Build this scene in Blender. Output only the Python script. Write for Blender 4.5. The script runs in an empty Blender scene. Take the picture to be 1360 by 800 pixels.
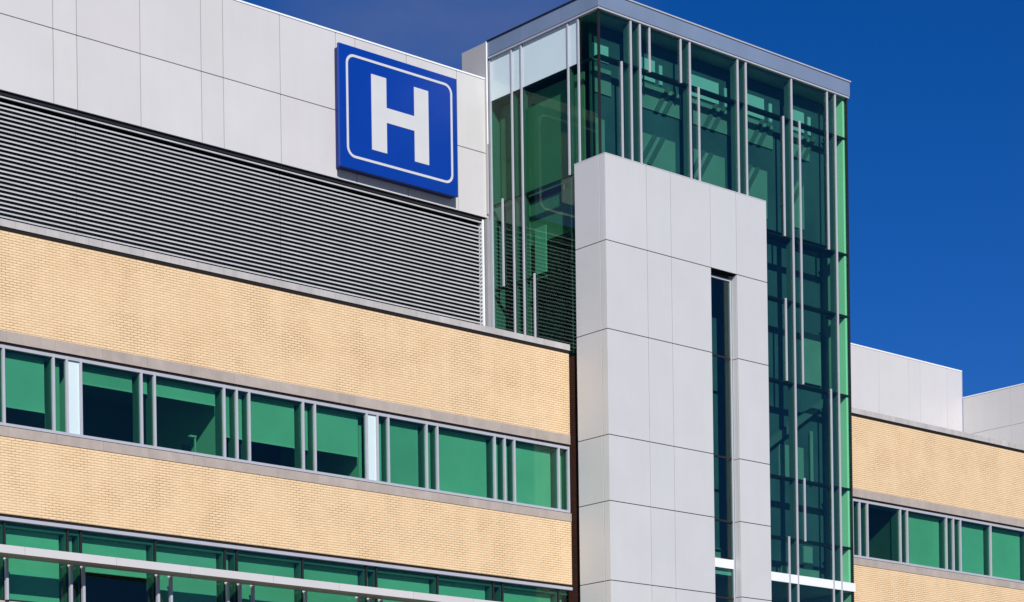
import bpy, bmesh, math, random
from mathutils import Vector, Matrix
random.seed(7)
R = math.radians
C = bpy.context.scene.collection
sc = bpy.context.scene

# ------------------------------------------------------------------ materials
def new_mat(name):
    m = bpy.data.materials.new(name); m.use_nodes = True
    nt = m.node_tree; nt.nodes.clear()
    out = nt.nodes.new('ShaderNodeOutputMaterial')
    return m, nt, out

def N(nt, kind, **kw):
    n = nt.nodes.new(kind)
    for k, v in kw.items():
        setattr(n, k, v)
    return n

def ramp(nt, src, stops):
    r = N(nt, 'ShaderNodeValToRGB')
    el = r.color_ramp.elements
    while len(el) < len(stops): el.new(0.5)
    for e, (p, c) in zip(el, stops):
        e.position = p; e.color = (c[0], c[1], c[2], 1)
    nt.links.new(src, r.inputs[0])
    return r.outputs[0]

def mix(nt, a, b, fac, mode='MIX'):
    m = N(nt, 'ShaderNodeMix', data_type='RGBA', blend_type=mode)
    for sock, v in ((m.inputs[0], fac), (m.inputs[6], a), (m.inputs[7], b)):
        if hasattr(v, 'links'): nt.links.new(v, sock)
        elif isinstance(v, (tuple, list)): sock.default_value = (v[0], v[1], v[2], 1)
        else: sock.default_value = v
    return m.outputs[2]

def noise(nt, scale, detail=4, rough=.55, vec=None, stretch=None):
    n = N(nt, 'ShaderNodeTexNoise'); n.inputs['Scale'].default_value = scale
    n.inputs['Detail'].default_value = detail; n.inputs['Roughness'].default_value = rough
    if vec is None:
        vec = N(nt, 'ShaderNodeNewGeometry').outputs['Position']
    if stretch:
        mp = N(nt, 'ShaderNodeMapping'); mp.inputs['Scale'].default_value = stretch
        nt.links.new(vec, mp.inputs[0]); vec = mp.outputs[0]
    nt.links.new(vec, n.inputs['Vector'])
    return n.outputs['Fac']

def surface(name, col, rough=.5, metal=0., var=.06, vscale=1.2, tone=False, spec=.5, bump=0., bscale=30., streak=0.):
    """plain painted / metal / stone surface with soft weathering"""
    m, nt, out = new_mat(name)
    p = N(nt, 'ShaderNodeBsdfPrincipled')
    p.inputs['Roughness'].default_value = rough; p.inputs['Metallic'].default_value = metal
    p.inputs['Specular IOR Level'].default_value = spec
    f = noise(nt, vscale, 5)
    d = tuple(c * (1 - var) for c in col); l = tuple(min(1, c * (1 + var)) for c in col)
    c = ramp(nt, f, [(.3, d), (.7, l)])
    if streak:
        s = noise(nt, 3.0, 4, .6, stretch=(1, 1, .08))
        s = ramp(nt, s, [(.45, (1 - streak,) * 3), (.62, (1, 1, 1))])
        c = mix(nt, c, s, 1.0, 'MULTIPLY')
    if tone:
        a = N(nt, 'ShaderNodeAttribute'); a.attribute_name = 'tone'
        c = mix(nt, c, a.outputs['Color'], 1.0, 'MULTIPLY')
    nt.links.new(c, p.inputs['Base Color'])
    if bump:
        b = N(nt, 'ShaderNodeBump'); b.inputs['Strength'].default_value = bump; b.inputs['Distance'].default_value = .01
        nt.links.new(noise(nt, bscale, 3), b.inputs['Height']); nt.links.new(b.outputs[0], p.inputs['Normal'])
    nt.links.new(p.outputs[0], out.inputs[0])
    return m

def brick(name, c1, c2, mortar, strength=1.0):
    m, nt, out = new_mat(name)
    p = N(nt, 'ShaderNodeBsdfPrincipled'); p.inputs['Roughness'].default_value = .85
    p.inputs['Specular IOR Level'].default_value = .25
    pos = N(nt, 'ShaderNodeNewGeometry').outputs['Position']
    sep = N(nt, 'ShaderNodeSeparateXYZ'); nt.links.new(pos, sep.inputs[0])
    add = N(nt, 'ShaderNodeMath', operation='ADD'); nt.links.new(sep.outputs[0], add.inputs[0]); nt.links.new(sep.outputs[1], add.inputs[1])
    cmb = N(nt, 'ShaderNodeCombineXYZ'); nt.links.new(add.outputs[0], cmb.inputs[0]); nt.links.new(sep.outputs[2], cmb.inputs[1])
    b = N(nt, 'ShaderNodeTexBrick'); nt.links.new(cmb.outputs[0], b.inputs['Vector'])
    b.inputs['Scale'].default_value = 1; b.inputs['Brick Width'].default_value = .2032; b.inputs['Row Height'].default_value = .0677
    b.inputs['Mortar Size'].default_value = .0075; b.inputs['Mortar Smooth'].default_value = .15; b.inputs['Bias'].default_value = -.1
    b.offset = .5; b.squash = 1
    b.inputs['Color1'].default_value = (*c1, 1); b.inputs['Color2'].default_value = (*c2, 1); b.inputs['Mortar'].default_value = (*mortar, 1)
    # broad patches of slightly darker and pinker brick, plus weak vertical staining
    big = ramp(nt, noise(nt, .55, 5, .6), [(.34, (.965, .95, .935)), (.5, (1, 1, 1)), (.68, (1.0, 1.01, 1.015))])
    c = mix(nt, b.outputs['Color'], big, 1.0, 'MULTIPLY')
    fine = ramp(nt, noise(nt, 9, 4, .6), [(.3, (.965, .96, .95)), (.7, (1.02, 1.02, 1.015))])
    c = mix(nt, c, fine, 1.0, 'MULTIPLY')
    # bed joints darkened in the colour for the shade the sun leaves in them
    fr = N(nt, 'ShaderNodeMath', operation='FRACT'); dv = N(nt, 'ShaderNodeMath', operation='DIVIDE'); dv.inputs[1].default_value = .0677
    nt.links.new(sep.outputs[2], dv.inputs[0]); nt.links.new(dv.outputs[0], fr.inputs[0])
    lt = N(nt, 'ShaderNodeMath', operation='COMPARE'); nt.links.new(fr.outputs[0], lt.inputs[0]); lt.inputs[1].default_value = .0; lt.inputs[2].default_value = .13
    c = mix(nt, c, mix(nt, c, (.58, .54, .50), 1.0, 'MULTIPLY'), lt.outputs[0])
    # joints weather darker in places
    jm = ramp(nt, noise(nt, .8, 4, .65), [(.45, (1, 1, 1)), (.62, (.62, .57, .52))])
    cj = mix(nt, c, jm, 1.0, 'MULTIPLY')
    c = mix(nt, c, cj, b.outputs['Fac'])
    st = ramp(nt, noise(nt, 2.5, 4, .6, stretch=(1, 1, .06)), [(.42, (.975, .97, .96)), (.6, (1, 1, 1))])
    c = mix(nt, c, st, 1.0, 'MULTIPLY')
    nt.links.new(c, p.inputs['Base Color'])
    bp = N(nt, 'ShaderNodeBump', invert=True); bp.inputs['Strength'].default_value = .6; bp.inputs['Distance'].default_value = .006
    nt.links.new(b.outputs['Fac'], bp.inputs['Height']); nt.links.new(bp.outputs[0], p.inputs['Normal'])
    nt.links.new(p.outputs[0], out.inputs[0])
    return m

def glass(name, tint, f0=.04, rough=.0, wave=.02):
    """tinted float glass; every pane is a box, so the tint applies twice per crossing"""
    m, nt, out = new_mat(name)
    tr = N(nt, 'ShaderNodeBsdfTransparent'); tr.inputs[0].default_value = (*tint, 1)
    gl = N(nt, 'ShaderNodeBsdfGlossy'); gl.inputs['Roughness'].default_value = rough; gl.inputs[0].default_value = (.9, .97, .95, 1)
    lw = N(nt, 'ShaderNodeLayerWeight'); lw.inputs[0].default_value = .5
    pw = N(nt, 'ShaderNodeMath', operation='POWER'); nt.links.new(lw.outputs['Facing'], pw.inputs[0]); pw.inputs[1].default_value = 5
    ma = N(nt, 'ShaderNodeMath', operation='MULTIPLY_ADD'); nt.links.new(pw.outputs[0], ma.inputs[0])
    ma.inputs[1].default_value = 1 - f0; ma.inputs[2].default_value = f0
    bp = N(nt, 'ShaderNodeBump'); bp.inputs['Strength'].default_value = wave; bp.inputs['Distance'].default_value = .05
    nt.links.new(noise(nt, 1.4, 1), bp.inputs['Height']); nt.links.new(bp.outputs[0], gl.inputs['Normal'])
    mx = N(nt, 'ShaderNodeMixShader'); nt.links.new(ma.outputs[0], mx.inputs[0])
    nt.links.new(tr.outputs[0], mx.inputs[1]); nt.links.new(gl.outputs[0], mx.inputs[2])
    nt.links.new(mx.outputs[0], out.inputs[0])
    return m

M = dict(
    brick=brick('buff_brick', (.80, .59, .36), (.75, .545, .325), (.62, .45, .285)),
    brick_shade=brick('brown_shade_brick', (.06, .022, .014), (.045, .018, .012), (.03, .016, .01)),  # brown brick darkened to carry the shade of the slot beside the wing
    stone=surface('limestone', (.40, .345, .31), .85, var=.10, vscale=2.5, spec=.25, bump=.15, bscale=60, tone=True, streak=.06),
    coping=surface('precast_coping', (.46, .44, .43), .8, var=.08, vscale=3, spec=.3, tone=True, streak=.08),
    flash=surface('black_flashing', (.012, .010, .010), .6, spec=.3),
    clad=surface('white_cladding', (.565, .553, .55), .45, var=.025, vscale=.7, tone=True, spec=.4, streak=.015),
    silver=surface('silver_cladding', (.535, .54, .54), .4, var=.025, vscale=.8, tone=True, spec=.45, streak=.012),
    gap=surface('black_joint', (.012, .012, .013), .9, spec=.1),
    louver=surface('louver_aluminium', (.45, .46, .475), .5, var=.08, vscale=2, spec=.4, tone=True),
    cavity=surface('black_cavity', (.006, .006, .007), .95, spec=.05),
    alu=surface('anodised_aluminium', (.40, .41, .46), .45, var=.04, vscale=3, spec=.5),
    alu_white=surface('white_aluminium', (.78, .80, .80), .5, var=.02, vscale=3),
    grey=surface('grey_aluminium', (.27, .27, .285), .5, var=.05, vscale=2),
    dark=surface('dark_aluminium', (.016, .015, .018), .45, spec=.4),
    inner=surface('inner_mullion', (.17, .18, .18), .6, var=.05),
    fascia=surface('blue_grey_fascia', (.20, .262, .37), .4, metal=.15, var=.06, vscale=.9, spec=.5, tone=True),
    blind=surface('roller_blind', (.74, .74, .72), .9, var=.07, vscale=.9, spec=.1, tone=True),
    pale=surface('pale_spandrel', (.58, .69, .70), .12, var=.03, vscale=.6, spec=.5),
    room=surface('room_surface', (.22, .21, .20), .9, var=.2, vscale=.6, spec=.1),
    roomlight=surface('room_light_wall', (.62, .63, .58), .9, var=.06, vscale=.8, spec=.1),
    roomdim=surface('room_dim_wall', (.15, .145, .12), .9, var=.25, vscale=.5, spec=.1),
    reflection_tone=surface('panel_reflection_tone', (.36, .32, .25), .9, var=.12, vscale=.5, spec=.1),  # tone of the panels' reflection, for sheets added behind the side glass
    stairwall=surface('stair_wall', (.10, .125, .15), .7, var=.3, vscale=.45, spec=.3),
    roommid=surface('room_mid_wall', (.36, .37, .33), .9, var=.1, vscale=.8, spec=.1),
    blue=surface('sign_blue', (.001, .038, .29), .35, var=.03, vscale=1.5, spec=.35),
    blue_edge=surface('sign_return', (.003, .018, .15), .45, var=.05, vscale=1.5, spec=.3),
    signwhite=surface('sign_white', (.56, .565, .575), .5, var=.02, vscale=1.5),
    roof=surface('roof_membrane', (.35, .35, .36), .9, var=.1, vscale=.5),
    ground=surface('pale_paving', (.13, .127, .12), .9, var=.15, vscale=.12, spec=.2),
    glass=glass('green_glass', (.505, .78, .665), .035),
    glass_tower=glass('tower_glass', (.565, .80, .745), .05),
    glass_side=glass('side_glass', (.50, .77, .67), .014),
    glass_low=glass('low_side_glass', (.50, .77, .67), .045),
    glass_pale=glass('pale_green_glass', (.69, .94, .79), .03),
)

# ------------------------------------------------------------------ mesh helpers
class MB:
    """collects boxes and prisms, then links them as ONE mesh object"""
    def __init__(s): s.v = []; s.f = []; s.t = []; s.m = []
    def quadbox(s, P, tone=1., mi=0):
        b = len(s.v); s.v += [tuple(p) for p in P]
        for q in ((0, 3, 2, 1), (4, 5, 6, 7), (0, 1, 5, 4), (1, 2, 6, 5), (2, 3, 7, 6), (3, 0, 4, 7)):
            s.f.append(tuple(b + i for i in q)); s.t.append(tone); s.m.append(mi)
        return s
    def box(s, x0, x1, y0, y1, z0, z1, tone=1., mi=0):
        x0, x1 = sorted((x0, x1)); y0, y1 = sorted((y0, y1)); z0, z1 = sorted((z0, z1))
        return s.quadbox([(x0, y0, z0), (x1, y0, z0), (x1, y1, z0), (x0, y1, z0),
                          (x0, y0, z1), (x1, y0, z1), (x1, y1, z1), (x0, y1, z1)], tone, mi)
    def prism_x(s, prof, x0, x1, tone=1., mi=0):
        """profile [(y,z)..] counter-clockwise seen from -X, extruded along X"""
        n = len(prof); b = len(s.v)
        s.v += [(x0, y, z) for y, z in prof] + [(x1, y, z) for y, z in prof]
        for i in range(n):
            j = (i + 1) % n
            s.f.append((b + i, b + j, b + n + j, b + n + i)); s.t.append(tone); s.m.append(mi)
        s.f.append(tuple(b + i for i in reversed(range(n)))); s.f.append(tuple(b + n + i for i in range(n)))
        s.t += [tone] * 2; s.m += [mi] * 2
        return s
    def prism_y(s, prof, y0, y1, tone=1., mi=0):
        """profile [(x,z)..] extruded along Y"""
        n = len(prof); b = len(s.v)
        s.v += [(x, y0, z) for x, z in prof] + [(x, y1, z) for x, z in prof]
        for i in range(n):
            j = (i + 1) % n
            s.f.append((b + i, b + j, b + n + j, b + n + i)); s.t.append(tone); s.m.append(mi)
        s.f.append(tuple(b + i for i in reversed(range(n)))); s.f.append(tuple(b + n + i for i in range(n)))
        s.t += [tone] * 2; s.m += [mi] * 2
        return s
    def build(s, name, mats, parent=None, bevel=0.):
        me = bpy.data.meshes.new(name); me.from_pydata(s.v, [], s.f)
        if not isinstance(mats, (list, tuple)): mats = [mats]
        for m in mats: me.materials.append(m)
        at = me.attributes.new('tone', 'FLOAT_COLOR', 'CORNER')
        k = 0
        for p, t, mi in zip(me.polygons, s.t, s.m):
            p.material_index = mi
            c = t if isinstance(t, tuple) else (t, t, t)
            for _ in range(p.loop_total):
                at.data[k].color = (*c, 1); k += 1
        bm = bmesh.new(); bm.from_mesh(me); bmesh.ops.recalc_face_normals(bm, faces=bm.faces); bm.to_mesh(me); bm.free()
        o = bpy.data.objects.new(name, me); C.objects.link(o)
        if parent is not None:
            o.parent = parent
            o.matrix_parent_inverse = parent_inverse(parent)
        if bevel:
            b = o.modifiers.new('edge', 'BEVEL'); b.width = bevel; b.segments = 2; b.limit_method = 'ANGLE'; b.angle_limit = R(40)
            b.harden_normals = False
        return o

def parent_inverse(p):
    """things sit at their own base; their parts and sub-parts carry world coordinates"""
    return Matrix.Translation(-p.location) if p.parent is None else Matrix.Identity(4)

def tag(o, label, cat, group=None, kind=None):
    if label: o['label'] = label
    if cat: o['category'] = cat
    if group: o['group'] = group
    if kind: o['kind'] = kind
    return o

def thing(name, loc, label, cat, group=None):
    o = bpy.data.objects.new(name, None); C.objects.link(o); o.location = loc; o.empty_display_size = .5
    return tag(o, label, cat, group)

def t_(a=.03):
    t = 1 + random.uniform(-a, a); return (t, t * (1 + random.uniform(-.006, .006)), t * (1 + random.uniform(-.008, .008)))

# ------------------------------------------------------------------ the brick wings (front plane y = 0)
HEAD1, SILL1 = 16.35, 14.27          # window band on the upper floor
HEAD2, SILL2 = 12.05, 9.97           # window band on the floor below

def stone_course(x0, x1, y0, y1, z0, z1, step, tone=.05, seed=1):
    rnd = random.Random(seed); mb = MB(); x = x0
    while x < x1 - .01:
        e = min(x + step, x1)
        t = 1 + rnd.uniform(-tone, tone)
        mb.box(x, e - (.006 if e < x1 else 0), y0, y1, z0, z1, (t, t * .995, t * .985)); x = e
    return mb

def wing_shell(w, x0, x1, low_windows, seed):
    js = [x0] + [j for j in (-22.5, -14.9, -7.3, 19.2, 26.8, 34.4) if x0 < j < x1] + [x1]
    for z0, z1 in ((16.63, 19.11), (12.11 if low_windows else 8.0, 14.02)):
        mb = MB()
        for a, b in zip(js[:-1], js[1:]):
            mb.box(a + (.005 if a > x0 else 0), b - (.005 if b < x1 else 0), 0, .40, z0, z1)
            if b < x1: mb.box(b - .005, b + .005, .008, .39, z0, z1, 1., 1)
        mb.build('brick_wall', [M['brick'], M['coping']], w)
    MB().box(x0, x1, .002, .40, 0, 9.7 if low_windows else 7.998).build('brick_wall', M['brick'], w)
    stone_course(x0, x1, -.012, .40, 16.35, 16.63, 1.35, .05, seed).build('lintel', M['stone'], w)
    stone_course(x0, x1, -.02, .30, 14.02, 14.262, 1.35, .05, seed + 1).build('sill', M['stone'], w)
    MB().box(x0, x1, -.03, .40, 19.11, 19.185).build('flashing', M['flash'], w)
    stone_course(x0, x1, -.055, .45, 19.185, 19.365, .41, .06, seed + 2).build('coping', M['coping'], w)
    # shadow gap between lintel and window head
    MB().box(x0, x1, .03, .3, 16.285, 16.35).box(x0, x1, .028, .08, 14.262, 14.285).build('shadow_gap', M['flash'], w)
    # rooms behind the glass
    xi0, xi1 = x0 + .1, x1 - .1
    MB().box(xi0, xi1, 5.0, 5.1, 9.0, 18.8).build('back_wall', M['room'], w)
    MB().box(xi0, xi1, .42, 5.0, 16.62, 16.75).box(xi0, xi1, .42, 5.0, 12.45, 12.6).build('ceiling', M['room'], w)
    MB().box(xi0, xi1, .42, 5.0, 13.2, 13.5).box(xi0, xi1, .42, 5.0, 9.0, 9.3).build('floor', M['roomlight'], w)
    MB().box(x0, x1, .46, 14, 18.8, 18.95).build('roof', M['roof'], w)

def blind(x0, x1, y, ztop, drop, parent, z0):
    mb = MB()
    k = random.uniform(.80, 1.06); c = (k * random.uniform(.9, 1.0), k, k * random.uniform(.94, 1.04))
    mb.box(x0, x1, y, y + .006, ztop - drop, ztop, c)
    if drop < 1.95:
        mb.box(x0, x1, y - .012, y + .016, ztop - drop - .03, ztop - drop)
    return mb.build('blind', M['blind'], parent)

def upper_window(w, x0, x1, drop, last=False, pale=False, blind_label=None):
    """one bay of the framed ribbon window: left mullion, head and sill rail, pane, inner mullion, blind"""
    z0, z1 = 14.285, 16.285
    f = MB()
    hw = .032
    f.box(x0 - hw, x0 + hw, .018, .13, z0, z1)
    xe = x1 - hw if not last else x1 - hw
    f.box(x0 + hw, xe, .022, .13, z1 - .085, z1 - .002).box(x0 + hw, xe, .022, .13, z0 + .002, z0 + .075)
    if last: f.box(x1 - hw, x1 + hw, .018, .13, z0, z1)
    win = f.build('window', M['alu'], w, bevel=.004)
    g0, g1 = x0 + hw, x1 - hw
    if pale:
        p = MB().box(g0, g1, .075, .10, z0 + .075, z1 - .085).build('spandrel_panel', M['pale'], win)
        return win
    MB().box(g0, g1, .085, .10, z0 + .075, z1 - .085).build('pane', M['glass'], win)
    i = MB().box(x0 - hw, x0 + hw, .132, .42, z0, z1).box(x0 + hw, x1 - hw, .132, .27, z1 - .15, z1)
    if last: i.box(x1 - hw, x1 + hw, .132, .42, z0, z1)
    i.build('inner_mullion', M['inner'], win)
    if drop > 0:
        blind(g0 + .003, g1 - (.10 if x1 - x0 > .6 else .05), .275, z1 + .06, drop, win, z0)
    return win

left = thing('brick_wing', (-12, 0, 0), 'long buff brick wing below the black louvres, left of the glass tower', 'building', 'buff brick wings')
wing_shell(left, -30, -.26, True, 11)
L1 = [-29.6, -27.4, -27.0, -25.2, -23.4, -21.5, -19.27, -17.88, -17.5, -17.1, -15.32, -14.92, -12.76, -12.36, -11.96, -10.18, -9.78, -7.99, -7.61, -7.22,
      -5.83, -5.43, -3.25, -2.86, -2.48, -.70, -.30]
full = 2.1
D1 = {-21.5: full, -19.27: 1.50, -17.88: full, -17.5: 'pale', -17.1: .60, -15.32: .58, -14.92: .58, -12.76: 1.36, -12.36: 1.36, -11.96: 1.36, -10.18: 1.36,
      -9.78: 1.32, -7.99: 'pale', -7.61: full, -.70: full}
for a, b in zip(L1[:-1], L1[1:]):
    d = D1.get(a, full)
    upper_window(left, a, b, 0 if d == 'pale' else d, last=(b == L1[-1]), pale=(d == 'pale'))
# partitions that show through the half open blinds
for x, y1 in ((-17.3, 3.5), (-12.74, 4.2), (-7.98, 4.2)):
    MB().box(x, x + .1, .43, y1, 13.5, 16.62).build('partition', M['roomlight'], left)
MB().box(-29.8, -.4, .42, .95, 14.05, 14.20).build('inner_ledge', M['roommid'], left)

def lower_window(w, x0, x1, drop):
    z0, z1 = SILL2, 11.93
    f = MB().box(x0 - .025, x0 + .025, .045, .11, z0, z1 - .002).box(x0 + .025, x1 - .025, .05, .11, z0, z0 + .05)
    win = f.build('window', M['dark'], w)
    MB().box(x0 + .025, x1 - .025, .07, .085, z0 + .05, z1).build('pane', M['glass'], win)
    MB().box(x0 - .055, x0 + .055, .112, .42, z0, z1).box(x0 + .055, x1 - .055, .112, .30, z1 - .13, z1).build('inner_mullion', M['inner'], win)
    if drop > 0:
        blind(x0 + .058, x1 - .12, .305, z1 - .0, drop, win, z0)
L2 = [-29.6, -27.4, -25.2, -23.4, -21.5, -19.30, -17.53, -17.15, -14.96, -12.79, -12.41, -10.25, -8.06, -7.70, -5.48, -3.36, -3.0, -.76, -.30]
D2 = {-17.15: .95, -7.70: full, -12.79: full}
for a, b in zip(L2[:-1], L2[1:]):
    lower_window(left, a, b, D2.get(a, full))
MB().box(-30, -.27, -.035, .14, 11.94, 12.03).build('head_rail', M['alu'], left, bevel=.004)
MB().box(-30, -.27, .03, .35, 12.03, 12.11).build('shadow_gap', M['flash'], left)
stone_course(-30, -.26, -.02, .30, 9.7, 9.965, 1.35, .05, 31).build('sill', M['stone'], left)
# light shelf: aluminium tray across the lower windows, fins below it
js = [-30, -26.7, -24.3, -21.8, -19.27, -16.7, -14.5, -11.9, -9.72, -7.15, -4.94, -2.4, -.45]
sh = MB(); su = MB()
for a, b in zip(js[:-1], js[1:]):
    sh.box(a, b - .012, -.90, -.86, 10.975, 11.17, t_(.02))
    sh.box(a, b - .012, -.86, -.22, 11.005, 11.03, t_(.02))
shelf = sh.build('light_shelf', M['clad'], left)
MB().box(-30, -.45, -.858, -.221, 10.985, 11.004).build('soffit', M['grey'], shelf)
for x in (-28.3, -26.0, -23.3, -21.4, -19.35, -17.56, -17.2, -15.0, -14.61, -12.84, -12.45, -12.03, -10.3, -8.49, -8.09, -7.69, -5.9, -5.5, -3.3, -2.9, -.85):
    fin = MB().box(x - .033, x + .033, -.16, -.06, SILL2, 10.972).build('fin', M['alu'], left, bevel=.004)
    MB().box(x - .042, x + .042, -.175, -.04, 10.972, 11.03).build('cap', M['alu_white'], fin)

right = thing('brick_wing', (26, 0, 0), 'buff brick wing running off to the right beyond the glass tower', 'building', 'buff brick wings')
wing_shell(right, 11.42, 48, False, 51)
L1 = [11.46, 12.90, 13.28, 13.69, 15.47, 15.85, 18.05, 18.45, 18.86, 20.64, 22.85, 23.25, 25.4, 27.6, 28.0, 30.2, 32.4]
for a, b in zip(L1[:-1], L1[1:]):
    upper_window(right, a, b, 0 if a < 15.6 else full, last=(b == L1[-1]))
MB().box(33, 48, .1, .2, SILL1, HEAD1).build('back_wall', M['room'], right)
MB().box(15.5, 15.6, .43, 4, 13.5, 16.62).build('partition', M['roomdim'], right)
MB().box(14.6, 16.3, 1.6, 1.7, 13.5, 15.2).build('partition', M['roomdim'], right)

# ------------------------------------------------------------------ rooftop penthouses (front plane y = 3.85)
def panels_xz(mb, xs, zs, y, th=.045, gap=.012, skip=()):
    for i, (a, b) in enumerate(zip(xs[:-1], xs[1:])):
        for j, (c, d) in enumerate(zip(zs[:-1], zs[1:])):
            if (i, j) in skip: continue
            g = gap
            mb.box(a + g, b - g, y, y + th, c + g, d - g, t_(.018))
    return mb

pent = thing('rooftop_penthouse', (-14, 6, 19), 'rooftop plant room of pale panels over black horizontal louvres, carrying the H sign', 'building')
xs = [-31.2, -29.2, -28.4, -26.4, -24.4, -23.65, -21.65, -19.6, -17.55, -15.55, -14.82, -12.81, -10.79, -10.04, -8.04, -6.0, -5.27, -3.3, -1.29, -.03]
panels_xz(MB(), xs, [24.19, 26.23, 28.56], 3.85).build('panel_cladding', M['clad'], pent, bevel=.004)
MB().box(-31.2, -.035, 3.90, 13, 24.19, 28.5).build('backing_wall', M['gap'], pent)
MB().box(-31.25, -.03, 3.835, 4.2, 28.56, 28.61).build('parapet_cap', M['alu_white'], pent)
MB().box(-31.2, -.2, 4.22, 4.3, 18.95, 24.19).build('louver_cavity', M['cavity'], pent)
MB().box(-31.2, -.2, 3.93, 4.22, 24.10, 24.188).build('soffit', M['dark'], pent)
lv = MB()
z = 19.02; k = 0
while z < 23.98:
    for a, b in ((-31.2, -21.6), (-21.59, -14.85), (-14.84, -8.05), (-8.035, -.26)):
        # drainable blade: upright front lip with a slope running up and back
        lv.prism_x([(3.95, z), (3.958, z), (3.958, z + .036), (3.964, z + .040), (3.964, z + .045), (3.95, z + .044)], a, b, t_(.05))
    z += .121
MB().box(-31.2, -.26, 3.945, 3.99, 24.03, 24.07).build('louver_head', M['louver'], pent)
lv.build('louver', M['louver'], pent)
MB().box(-.258, -.19, 3.92, 4.1, 18.95, 24.14).build('louver_trim', M['alu_white'], pent)

pent2 = thing('rooftop_penthouse', (18, 6, 19), 'low rooftop storey of plain white panels behind the right coping', 'building')
panels_xz(MB(), [11.45, 13.6, 15.4, 17.2, 19.1, 20.85, 21.53, 23.16, 24.09], [18.96, 23.08], 3.85, gap=.006).build('panel_cladding', M['clad'], pent2, bevel=.004)
MB().box(11.45, 24.08, 3.897, 12, 18.96, 23.05).build('backing_wall', M['gap'], pent2)
MB().box(11.45, 24.10, 3.835, 4.2, 23.08, 23.13).build('parapet_cap', M['alu_white'], pent2)
MB().box(24.09, 24.105, 3.84, 4.3, 18.96, 23.08).build('corner_trim', M['clad'], pent2)

blk = thing('rooftop_block', (32, 3, 19), 'grey panelled rooftop block at the right edge, its side wall turned to the sun', 'building')
mb = MB()
for a, b in ((.5, 1.6), (1.6, 3.83)):
    for c, d in ((18.96, 20.62), (20.62, 22.06)):
        mb.box(24.12, 24.16, a + .004, b - .004, c + .006, d - .006, t_(.015))
for a, b in ((24.12, 28), (28, 32), (32, 36), (36, 40)):
    for c, d in ((18.96, 20.62), (20.62, 22.06)):
        mb.box(a + .05, b - .006, .45, .49, c + .006, d - .006, t_(.015))
mb.build('panel_cladding', M['clad'], blk)
MB().box(24.162, 40, .492, 3.825, 18.96, 22.02).build('backing_wall', M['gap'], blk)
MB().box(24.105, 40, .44, 3.832, 22.06, 22.10).build('parapet_cap', M['alu_white'], blk)

# ------------------------------------------------------------------ hospital sign
sg = thing('hospital_sign', (-3.78, 3.85, 24.5), 'big square blue sign with a white letter H and thin white border', 'sign')
X0, X1, Z0, Z1, YF = -6.16, -1.59, 24.46, 28.12, 3.50
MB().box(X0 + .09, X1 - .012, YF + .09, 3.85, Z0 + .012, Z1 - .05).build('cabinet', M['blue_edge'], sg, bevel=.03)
MB().box(X0, X1, YF, YF + .085, Z0, Z1).build('face_panel', M['blue'], sg, bevel=.008)
h = MB(); ya, yb = YF - .012, YF - .001
dx, dz = -.072, -.036
h.prism_y([(x + dx, z + dz) for x, z in ((-4.885, 25.23), (-4.31, 25.23), (-4.31, 26.16), (-3.235, 26.16), (-3.235, 25.23), (-2.675, 25.23), (-2.675, 27.505),
           (-3.235, 27.505), (-3.235, 26.61), (-4.31, 26.61), (-4.31, 27.505), (-4.885, 27.505))], ya, yb)
h.build('letter', M['signwhite'], sg)
def rrect(x0, x1, z0, z1, r, n=8):
    pts = []
    for cx, cz, a0 in ((x1 - r, z0 + r, -90), (x1 - r, z1 - r, 0), (x0 + r, z1 - r, 90), (x0 + r, z0 + r, 180)):
        for i in range(n + 1):
            a = R(a0 + 90 * i / n); pts.append((cx + r * math.cos(a), cz + r * math.sin(a)))
    return pts
o_ = rrect(-5.83 + dx, -1.715 + dx, 24.83 + dz, 27.92 + dz, .30); i_ = rrect(-5.755 + dx, -1.79 + dx, 24.905 + dz, 27.845 + dz, .235)
b = MB()
for k in range(len(o_)):
    j = (k + 1) % len(o_)
    b.quadbox([(o_[k][0], yb, o_[k][1]), (o_[j][0], yb, o_[j][1]), (i_[j][0], yb, i_[j][1]), (i_[k][0], yb, i_[k][1]),
               (o_[k][0], ya, o_[k][1]), (o_[j][0], ya, o_[j][1]), (i_[j][0], ya, i_[j][1]), (i_[k][0], ya, i_[k][1])])
b.build('border', M['signwhite'], sg)

# ------------------------------------------------------------------ glass tower
tw = thing('glass_tower', (5.7, 0, 0), 'tall green glass stair tower with thin silver fins and a flat metal roof edge', 'tower')
YF = -1.22
TZ = [29.2, 27.86, 24.0, 21.94, 19.3, 16.2, 14.24, 13.08]
XB = [.03, 1.32, 1.71, 3.88, 6.05, 6.43, 8.60, 10.76, 11.34]
def pane_f(a, b, c, d):
    MB().box(a + .008, b - .008, YF, YF + .02, c + .008, d - .008).build('pane', M['glass_pale' if a > 10.7 else 'glass_tower'], tw)
for a, b in zip(XB[:-1], XB[1:]):
    for c, d in zip(TZ[1:], TZ[:-1]):
        lo = c
        if b < 7.0 and d <= 24.1 : continue
        if b < 7.0 and c < 24.5: lo = 24.40
        if a < 7.0 < b and d <= 24.1: a2 = 6.97
        else: a2 = a
        pane_f(a2, b, lo, d)
    if b > 7.0: pane_f(max(a, 6.97), b, 9.5, 12.80)
YB = [3.74, 2.69, 2.235, .10, -.36, -1.19]
SZ = [29.2, 27.86, 24.55, 21.9, 19.2]
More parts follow.
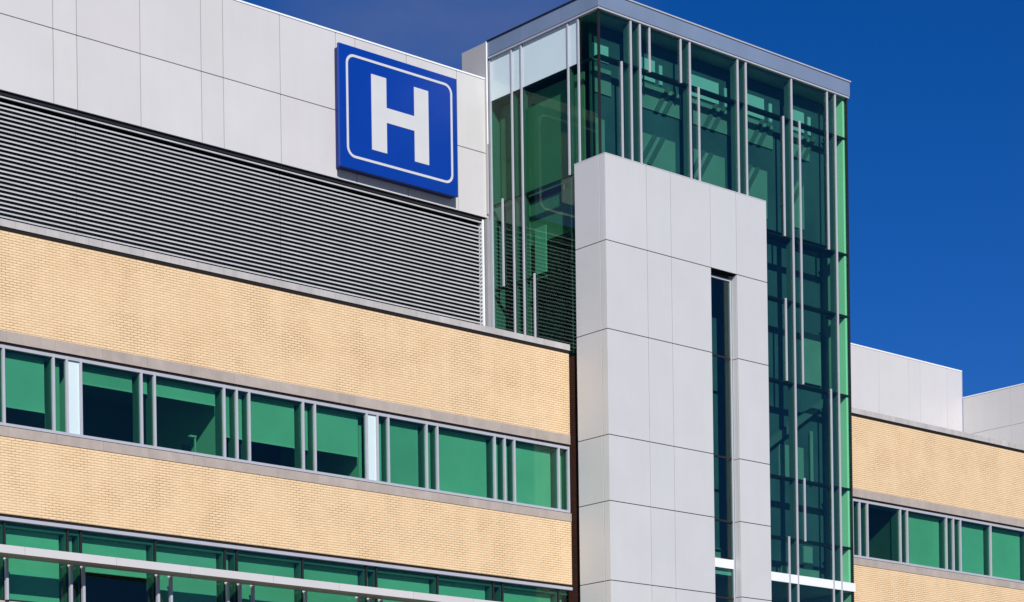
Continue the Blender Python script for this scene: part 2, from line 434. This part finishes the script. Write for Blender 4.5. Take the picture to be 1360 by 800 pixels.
for k, (c, d) in enumerate(zip(SZ[1:], SZ[:-1])):
    for a, b in zip(YB[1:], YB[:-1]):
        lo, m = c, M['glass_side' if k < 2 else 'glass_low']
        if k >= 2 and b < .2: continue
        if k >= 2 and a < .2: a = -.22
        if k == 1 and a < -.3 and b < 0: lo = 24.55
        if k == 0 and b > -.3:
            MB().box(.005, .025, a + .008, b - .008, c + .008, d - .008).build('spandrel_panel', M['pale'], tw)
        else:
            MB().box(.005, .025, a + .008, b - .008, lo + .008, d - .008).build('pane', m, tw)
# fins in front of the glass
def fin_f(x, z0, z1, w=.031):
    MB().box(x - w, x + w, YF - .05, YF - .004, z0, z1).build('fin', M['alu'], tw, bevel=.004)
for x, z0, z1 in ((.92, 24.5, 27.86), (1.32, 24.5, 29.2), (1.71, 24.5, 29.2), (2.12, 27.82, 29.2), (3.48, 27.82, 29.2), (3.88, 24.5, 29.2), (4.26, 24.5, 27.87),
                  (6.05, 24.5, 29.2), (6.43, 24.5, 29.2), (8.19, 24.0, 27.88), (8.60, 9.5, 29.2), (8.98, 19.33, 27.9), (10.36, 23.98, 29.2), (10.76, 9.5, 29.2),
                  (10.36, 9.5, 19.39), (8.19, 19.33, 22.0), (8.98, 14.22, 16.28), (8.19, 9.5, 14.3)):
    fin_f(x, z0, z1)
for y, z0, z1 in ((2.69, 19.2, 29.2), (2.235, 19.2, 29.2), (3.2, 21.9, 24.66), (.10, 24.58, 29.2), (-.36, 24.5, 29.2), (1.76, 19.2, 21.98)):
    MB().box(-.05, -.002, y - .031, y + .031, z0, z1).build('fin', M['alu'], tw, bevel=.004)
MB().box(-.035, .035, 3.70, 3.80, 19.0, 29.2).build('edge_mullion', M['alu'], tw, bevel=.004)
MB().box(-.16, -.02, 3.81, 3.95, 18.96, 24.16).build('corner_post', M['grey'], tw)
MB().box(-.02, .045, YF - .02, YF + .045, 24.5, 29.2).build('corner_mullion', M['dark'], tw)
MB().box(11.35, 11.41, YF - .01, YF + .06, 9.5, 29.2).build('corner_mullion', M['dark'], tw)
# transoms reach back as shelves behind the glass
for z, x0 in ((27.86, .04), (24.0, 6.97), (21.94, 6.97), (19.3, 6.97), (16.2, 6.97), (14.24, 6.97)):
    MB().box(x0, 11.3, YF + .024, YF + .27, z - .035, z + .035).box(10.80, 11.215, YF + .272, YF + .56, z - .033, z + .033).build('transom', M['dark'], tw)
for z in (27.86, 24.55, 21.9):
    MB().box(.03, .12, -.80 if z > 25 else -.15, 3.7, z - .04, z + .04).build('transom', M['dark'], tw)
MB().box(6.96, 11.46, YF - .035, YF + .015, 12.80, 13.08).build('spandrel_band', M['alu_white'], tw)
MB().box(.1, 11.3, YF + .03, 3.6, 12.78, 13.06).build('floor_slab', M['roomlight'], tw)
# inner mullion boxes behind the full height joints
for x in XB[1:-1]:
    MB().box(x - .03, x + .03, YF + .024, YF + .26, 24.45 if x < 7 else 9.5, 29.1).build('inner_mullion', M['inner'], tw)
for y in (2.69, 2.235, .10):
    MB().box(.03, .2, y - .03, y + .03, 19.2, 29.1).build('inner_mullion', M['inner'], tw)
# roof edge
fa = MB()
xj = [-.1, 1.05, 3.9, 6.75, 9.6, 11.45]
for a, b_ in zip(xj[:-1], xj[1:]): fa.box(a, b_ - .006, -1.32, -1.24, 29.26, 29.73, t_(.05))
yj = [-1.24, .4, 2.1, 3.75]
for a, b_ in zip(yj[:-1], yj[1:]): fa.box(-.1, -.02, a + .003, b_ - .003, 29.26, 29.73, t_(.05))
fas = fa.build('fascia', M['fascia'], tw, bevel=.004)
MB().box(-.13, 11.48, -1.35, -1.2, 29.732, 29.775).build('roof_cap', M['alu'], tw)
MB().box(-.13, -.0, -1.198, 3.75, 29.732, 29.765).build('roof_cap', M['dark'], tw)
MB().box(.25, 11.3, -1.12, -1.06, 29.77, 29.86).box(.25, .31, -1.058, 2.75, 29.77, 29.86).build('roof_upstand', M['alu_white'], tw)
MB().box(-.085, 11.43, -1.30, -1.15, 29.2, 29.256).box(-.085, .03, -1.148, 3.74, 29.2, 29.256).build('head_rail', M['alu'], tw)
MB().box(-.0, 11.38, -1.2, 3.74, 29.27, 29.70).build('roof', M['roof'], tw)
MB().box(.03, 11.3, -1.14, 3.7, 29.12, 29.2).build('ceiling', M['roommid'], tw)
# clad wall behind the penthouse line
MB().box(-.14, -.10, 3.765, 4.94, 24.3, 29.72, .72).build('rear_panel', M['clad'], tw)
MB().box(-.145, -.095, 3.752, 3.764, 26.5, 29.74).build('corner_trim', M['alu_white'], tw)
MB().box(-.098, 11.38, 3.86, 4.94, 18.97, 29.70).build('rear_wall', M['grey'], tw)
MB().box(11.36, 11.41, YF + .07, 3.85, 0, 29.2).build('side_wall', M['silver'], tw)
MB().box(.05, 11.35, YF + .02, 3.6, 0, 9.5).box(.02, .1, -.2, 3.85, 9.5, 19.1).build('base_wall', M['brick_shade'], tw)  # slot strip: shade and dim reflection put into the dark brick colour
# interior that shows through the glass
MB().box(.3, 11.2, 2.6, 2.7, 13.06, 29.1).build('back_wall', M['roommid'], tw)
MB().box(11.22, 11.30, YF + .05, YF + .55, 13.1, 29.1).build('inner_pier', M['alu_white'], tw)
MB().box(.42, .48, -.1, 3.75, 24.62, 27.78).build('partition', M['reflection_tone'], tw)  # added sheet, imitates the penthouse panels' reflection in the side glass
MB().box(.60, .66, .7, 3.75, 19.2, 23.15).build('partition', M['dark'], tw)  # dark sheet added so the louvre reflection shows in the glass
MB().box(.60, .66, -.1, 3.75, 23.16, 24.5).build('partition', M['reflection_tone'], tw)  # added sheet, dilutes the mirrored sign in the glass
MB().box(11.305, 11.35, -.64, 3.5, 13.1, 29.1).build('inner_lining', M['roommid'], tw)
bh = MB()  # patches of sunlight on the wall, built as white panels
for x0, x1, z0, z1 in ((.35, 1.0, 28.0, 28.5), (2.2, 3.0, 27.9, 28.57), (3.2, 3.32, 27.9, 28.5), (4.55, 5.86, 27.9, 28.57), (6.15, 6.28, 27.9, 28.5), (6.75, 8.0, 27.9, 28.57), (8.25, 8.38, 27.9, 28.5),
                       (8.95, 9.95, 27.9, 28.57), (10.15, 10.28, 27.9, 28.5)):
    bh.box(x0, x1, -.60, -.562, z0, z1)
bh.build('sunlit_patch', M['alu_white'], tw)
bh = MB()  # paler strips carry the lit zones of the wall in their colour
for x0, x1 in ((.4, 1.1), (2.1, 4.15), (4.5, 6.4), (6.7, 8.4), (8.9, 10.2)):
    bh.box(x0, x1, -.60, -.562, 27.02, 27.80)
    bh.box(x0, x1 - .3, -.60, -.562, 24.7, 26.24)
bh.build('lit_bulkhead_strip', M['roommid'], tw)
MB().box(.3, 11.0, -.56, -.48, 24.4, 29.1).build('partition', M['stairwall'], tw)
br = MB()  # dark bars stand for the slanting shadows of the fins
for bx in (2.41, 4.58, 6.75, 8.92):
    for dx in (1.16, 1.52):
        for z0, z1 in ((27.0, 27.88), (25.3, 26.27)):
            dz = z1 - z0; off = -.0 if z0 > 26.5 else -.62
            xa = bx + dx + off; xb = xa - .58 * dz / .88
            br.quadbox([(xb - .09, -.65, z0), (xb + .07, -.65, z0), (xb + .07, -.602, z0), (xb - .09, -.602, z0),
                        (xa - .09, -.65, z1), (xa + .07, -.65, z1), (xa + .07, -.602, z1), (xa - .09, -.602, z1)])
br.build('fin_shadow_bar', M['inner'], tw)
# stair flight and pale wall pieces lower down
st = MB()
st.prism_y([(8.2, 17.25), (11.0, 19.05), (11.0, 19.32), (8.2, 17.52)], -.35, -.115)
st.build('stair_flight', M['inner'], tw)
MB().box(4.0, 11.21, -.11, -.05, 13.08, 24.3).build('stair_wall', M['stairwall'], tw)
MB().box(10.25, 11.1, -.2, -.14, 19.8, 21.5).build('interior_panel', M['roommid'], tw)
MB().box(10.46, 10.58, -.25, -.2, 16.45, 18.2).box(9.0, 10.2, -.16, -.112, 16.5, 17.6).build('interior_panel', M['roommid'], tw)
MB().box(10.1, 10.54, -.2, -.14, 13.6, 14.34).build('interior_panel', M['roommid'], tw)
MB().box(9.0, 10.86, -.2, -.14, 13.06, 13.60).box(5.5, 6.26, -.2, -.14, 13.06, 13.83).build('low_wall', M['roommid'], tw)
MB().box(.5, .56, 1.8, 2.3, 22.0, 23.6).box(.5, .56, .05, .62, 20.9, 23.4).build('interior_panel', M['roomlight'], tw)

# ------------------------------------------------------------------ clad pylon in front of the tower corner
py = thing('clad_pylon', (3.4, -1, 0), 'tall silver-white panelled slab in front of the glass tower with a dark slot window', 'wall')
XC, YC = -.15, -1.58
rows = [24.78, 22.2, 19.56, 16.41, 14.44, 12.07, 9.4, 6.7, 4.0, .05]
cols = [XC, 1.57, 2.61, 4.36, 5.53, 6.95]
pn = MB(); g = .0095; gz = .012
for i, (a, b_) in enumerate(zip(cols[:-1], cols[1:])):
    for j, (d, c) in enumerate(zip(rows[:-1], rows[1:])):
        if i == 3 and 0 < j < 6: continue
        pn.box(a + (g if i else 0), b_ - g, YC, YC + .04, c + gz, d - gz, t_(.015))
for a, b_ in ((YC + .04, -1.33), (-1.33, -.23)):
    for d, c in zip(rows[:-1], rows[1:]):
        pn.box(XC, XC + .04, a + (.002 if a < -1.4 else g), b_ - g, c + gz, d - gz, t_(.015))
for d, c in zip(rows[:-1], rows[1:]):
    pn.box(6.91, 6.95 - .001, YC + .042, YF - .02, c + g, d - g, t_(.02))
    if 9.3 < (c + d) / 2 < 22.2:
        pn.box(5.535, 5.565, YC + .042, -1.335, c + g, d - g, t_(.01))
        pn.box(4.32, 4.35, YC + .042, -1.335, c + g, d - g, t_(.01))
pn.build('panel_cladding', M['silver'], py, bevel=.004)
co = MB()
co.box(-.108, 4.318, YC + .042, -1.24, 0, 24.72).box(5.567, 6.908, YC + .042, -1.24, 0, 24.72).box(4.318, 5.567, YC + .042, -1.24, 22.225, 24.72).box(4.318, 5.567, YC + .042, -1.24, 0, 9.4)
co.box(-.108, .0, -1.238, -.25, 0, 24.72)
co.build('core', M['gap'], py)
MB().box(XC, 6.95, YC, -1.24, 24.775, 24.80).box(XC, .0, -1.238, -.23, 24.775, 24.80).build('top_cap', M['silver'], py)
sw = MB().box(5.47, 5.53, -1.333, -1.25, 9.4, 22.2).box(4.36, 4.41, -1.333, -1.25, 9.4, 22.2).box(4.41, 5.47, -1.333, -1.25, 22.02, 22.09)
slot = sw.build('window', M['alu'], py, bevel=.004)
for d, c in ((22.02, 19.6), (19.6, 16.45), (16.45, 14.45), (14.45, 13.26), (12.97, 12.03), (12.03, 9.4)):
    MB().box(4.41, 5.47, -1.30, -1.28, c + .03, d - .03).build('pane', M['glass_tower'], slot)
for z in (19.6, 16.45, 14.45, 12.03):
    MB().box(4.41, 5.47, -1.31, -1.25, z - .03, z + .03).build('transom', M['dark'], slot)
MB().box(4.41, 5.47, -1.325, -1.27, 12.97, 13.25).build('spandrel_panel', M['alu_white'], slot)

# ------------------------------------------------------------------ small things on the window ledge
def small(name, label, cat, loc):
    return thing(name, loc, label, cat)
mo = small('monitor', 'small dark screen standing inside the half shaded window of the left wing', 'screen', (-13.5, .72, 14.20))
MB().box(-13.66, -13.38, .70, .73, 14.46, 14.70).build('screen', M['dark'], mo)
MB().box(-13.55, -13.49, .71, .74, 14.22, 14.46).box(-13.60, -13.44, .66, .80, 14.20, 14.22).build('stand', M['dark'], mo)
la = small('desk_lamp', 'pale upright desk lamp standing beside the dark screen in the window', 'lamp', (-13.25, .72, 14.20))
MB().box(-13.27, -13.23, .70, .74, 14.22, 14.93).build('stem', M['roomlight'], la)
MB().box(-13.35, -13.15, .66, .80, 14.20, 14.22).build('base', M['roomlight'], la)
MB().box(-13.42, -13.22, .68, .78, 14.93, 14.98).build('lamp_head', M['roomlight'], la)

# ------------------------------------------------------------------ ground
gr = MB().box(-1500, 1500, -1500, 1500, -.5, 0).build('ground', M['ground']); tag(gr, 'pale paved ground around the hospital', 'ground', kind='structure')

# ------------------------------------------------------------------ light, sky, camera
AZ, EL = 30, 29            # sun: degrees left of the facade normal, height
sd = Vector((-math.sin(R(AZ)) * math.cos(R(EL)), -math.cos(R(AZ)) * math.cos(R(EL)), math.sin(R(EL))))
sun = bpy.data.lights.new('sun', 'SUN'); sun.energy = 4.85; sun.angle = R(.5); sun.color = (1, .965, .91)
so = bpy.data.objects.new('sun', sun); C.objects.link(so); so.rotation_euler = sd.to_track_quat('Z', 'Y').to_euler(); so.location = (-60, -90, 90)

w = bpy.data.worlds.new('World'); sc.world = w; w.use_nodes = True
nt = w.node_tree; nt.nodes.clear()
out = nt.nodes.new('ShaderNodeOutputWorld'); bg = nt.nodes.new('ShaderNodeBackground')
sky = nt.nodes.new('ShaderNodeTexSky'); sky.sky_type = 'NISHITA'; sky.sun_disc = False
sky.sun_elevation = R(EL); sky.sun_rotation = math.atan2(sd.x, sd.y)
sky.altitude = 300; sky.air_density = 1.0; sky.dust_density = .25; sky.ozone_density = 2.5
hs = nt.nodes.new('ShaderNodeHueSaturation'); hs.inputs['Saturation'].default_value = 1.15; hs.inputs['Value'].default_value = 1.0
tn = nt.nodes.new('ShaderNodeMix'); tn.data_type = 'RGBA'; tn.blend_type = 'MULTIPLY'; tn.inputs[0].default_value = 1
tn.inputs[7].default_value = (.46, .61, 1.08, 1)      # deep polarised blue
nt.links.new(sky.outputs[0], tn.inputs[6]); nt.links.new(tn.outputs[2], hs.inputs['Color'])
# thin high cloud
tc = nt.nodes.new('ShaderNodeTexCoord')
mp = nt.nodes.new('ShaderNodeMapping'); mp.inputs['Scale'].default_value = (5, 5, 11)
nt.links.new(tc.outputs['Generated'], mp.inputs[0])
nz = nt.nodes.new('ShaderNodeTexNoise'); nz.inputs['Scale'].default_value = 2.6; nz.inputs['Detail'].default_value = 6; nz.inputs['Roughness'].default_value = .5
nt.links.new(mp.outputs[0], nz.inputs['Vector'])
dt = nt.nodes.new('ShaderNodeVectorMath'); dt.operation = 'DOT_PRODUCT'
nt.links.new(tc.outputs['Generated'], dt.inputs[0]); dt.inputs[1].default_value = (0.5956, 0.7067, 0.382)      # bearing of the thin veil of cloud
mr = nt.nodes.new('ShaderNodeMapRange'); mr.interpolation_type = 'SMOOTHSTEP'
nt.links.new(dt.outputs['Value'], mr.inputs[0]); mr.inputs[1].default_value = math.cos(R(5.2)); mr.inputs[2].default_value = math.cos(R(.8))
mm = nt.nodes.new('ShaderNodeMath'); mm.operation = 'MULTIPLY'
nt.links.new(mr.outputs[0], mm.inputs[0]); nt.links.new(nz.outputs['Fac'], mm.inputs[1])
rp = nt.nodes.new('ShaderNodeMath'); rp.operation = 'MULTIPLY'; rp.inputs[1].default_value = .46
nt.links.new(mm.outputs[0], rp.inputs[0])
mx = nt.nodes.new('ShaderNodeMix'); mx.data_type = 'RGBA'
nt.links.new(rp.outputs[0], mx.inputs[0]); nt.links.new(hs.outputs[0], mx.inputs[6]); mx.inputs[7].default_value = (3.2, 3.4, 4.0, 1)
nt.links.new(mx.outputs[2], bg.inputs[0]); bg.inputs[1].default_value = .068
nt.links.new(bg.outputs[0], out.inputs[0])

cam = bpy.data.cameras.new('camera'); co_ = bpy.data.objects.new('camera', cam); C.objects.link(co_)
f_px, h_px, roll = 2977.5, 1239.855, .01403053
cam.sensor_fit = 'HORIZONTAL'; cam.sensor_width = 36; cam.lens = f_px / 1360 * 36
cam.shift_y = (h_px - 400) / 1360
cam.clip_start = .5; cam.clip_end = 5000
yaw = -math.atan2(.66044, .75088)
co_.location = (-46.51, -49.61, 1.6)
co_.rotation_euler = (Matrix.Rotation(yaw, 3, 'Z') @ Matrix.Rotation(R(90), 3, 'X') @ Matrix.Rotation(-roll, 3, 'Z')).to_euler()
sc.camera = co_

sc.render.engine = 'CYCLES'
cy = sc.cycles
cy.max_bounces = 12; cy.diffuse_bounces = 4; cy.glossy_bounces = 4; cy.transparent_max_bounces = 32; cy.use_denoising = True
cy.sample_clamp_indirect = 6
sc.view_settings.view_transform = 'Standard'; sc.view_settings.look = 'None'; sc.view_settings.exposure = 0; sc.view_settings.gamma = 1
sc.view_settings.use_curve_mapping = False
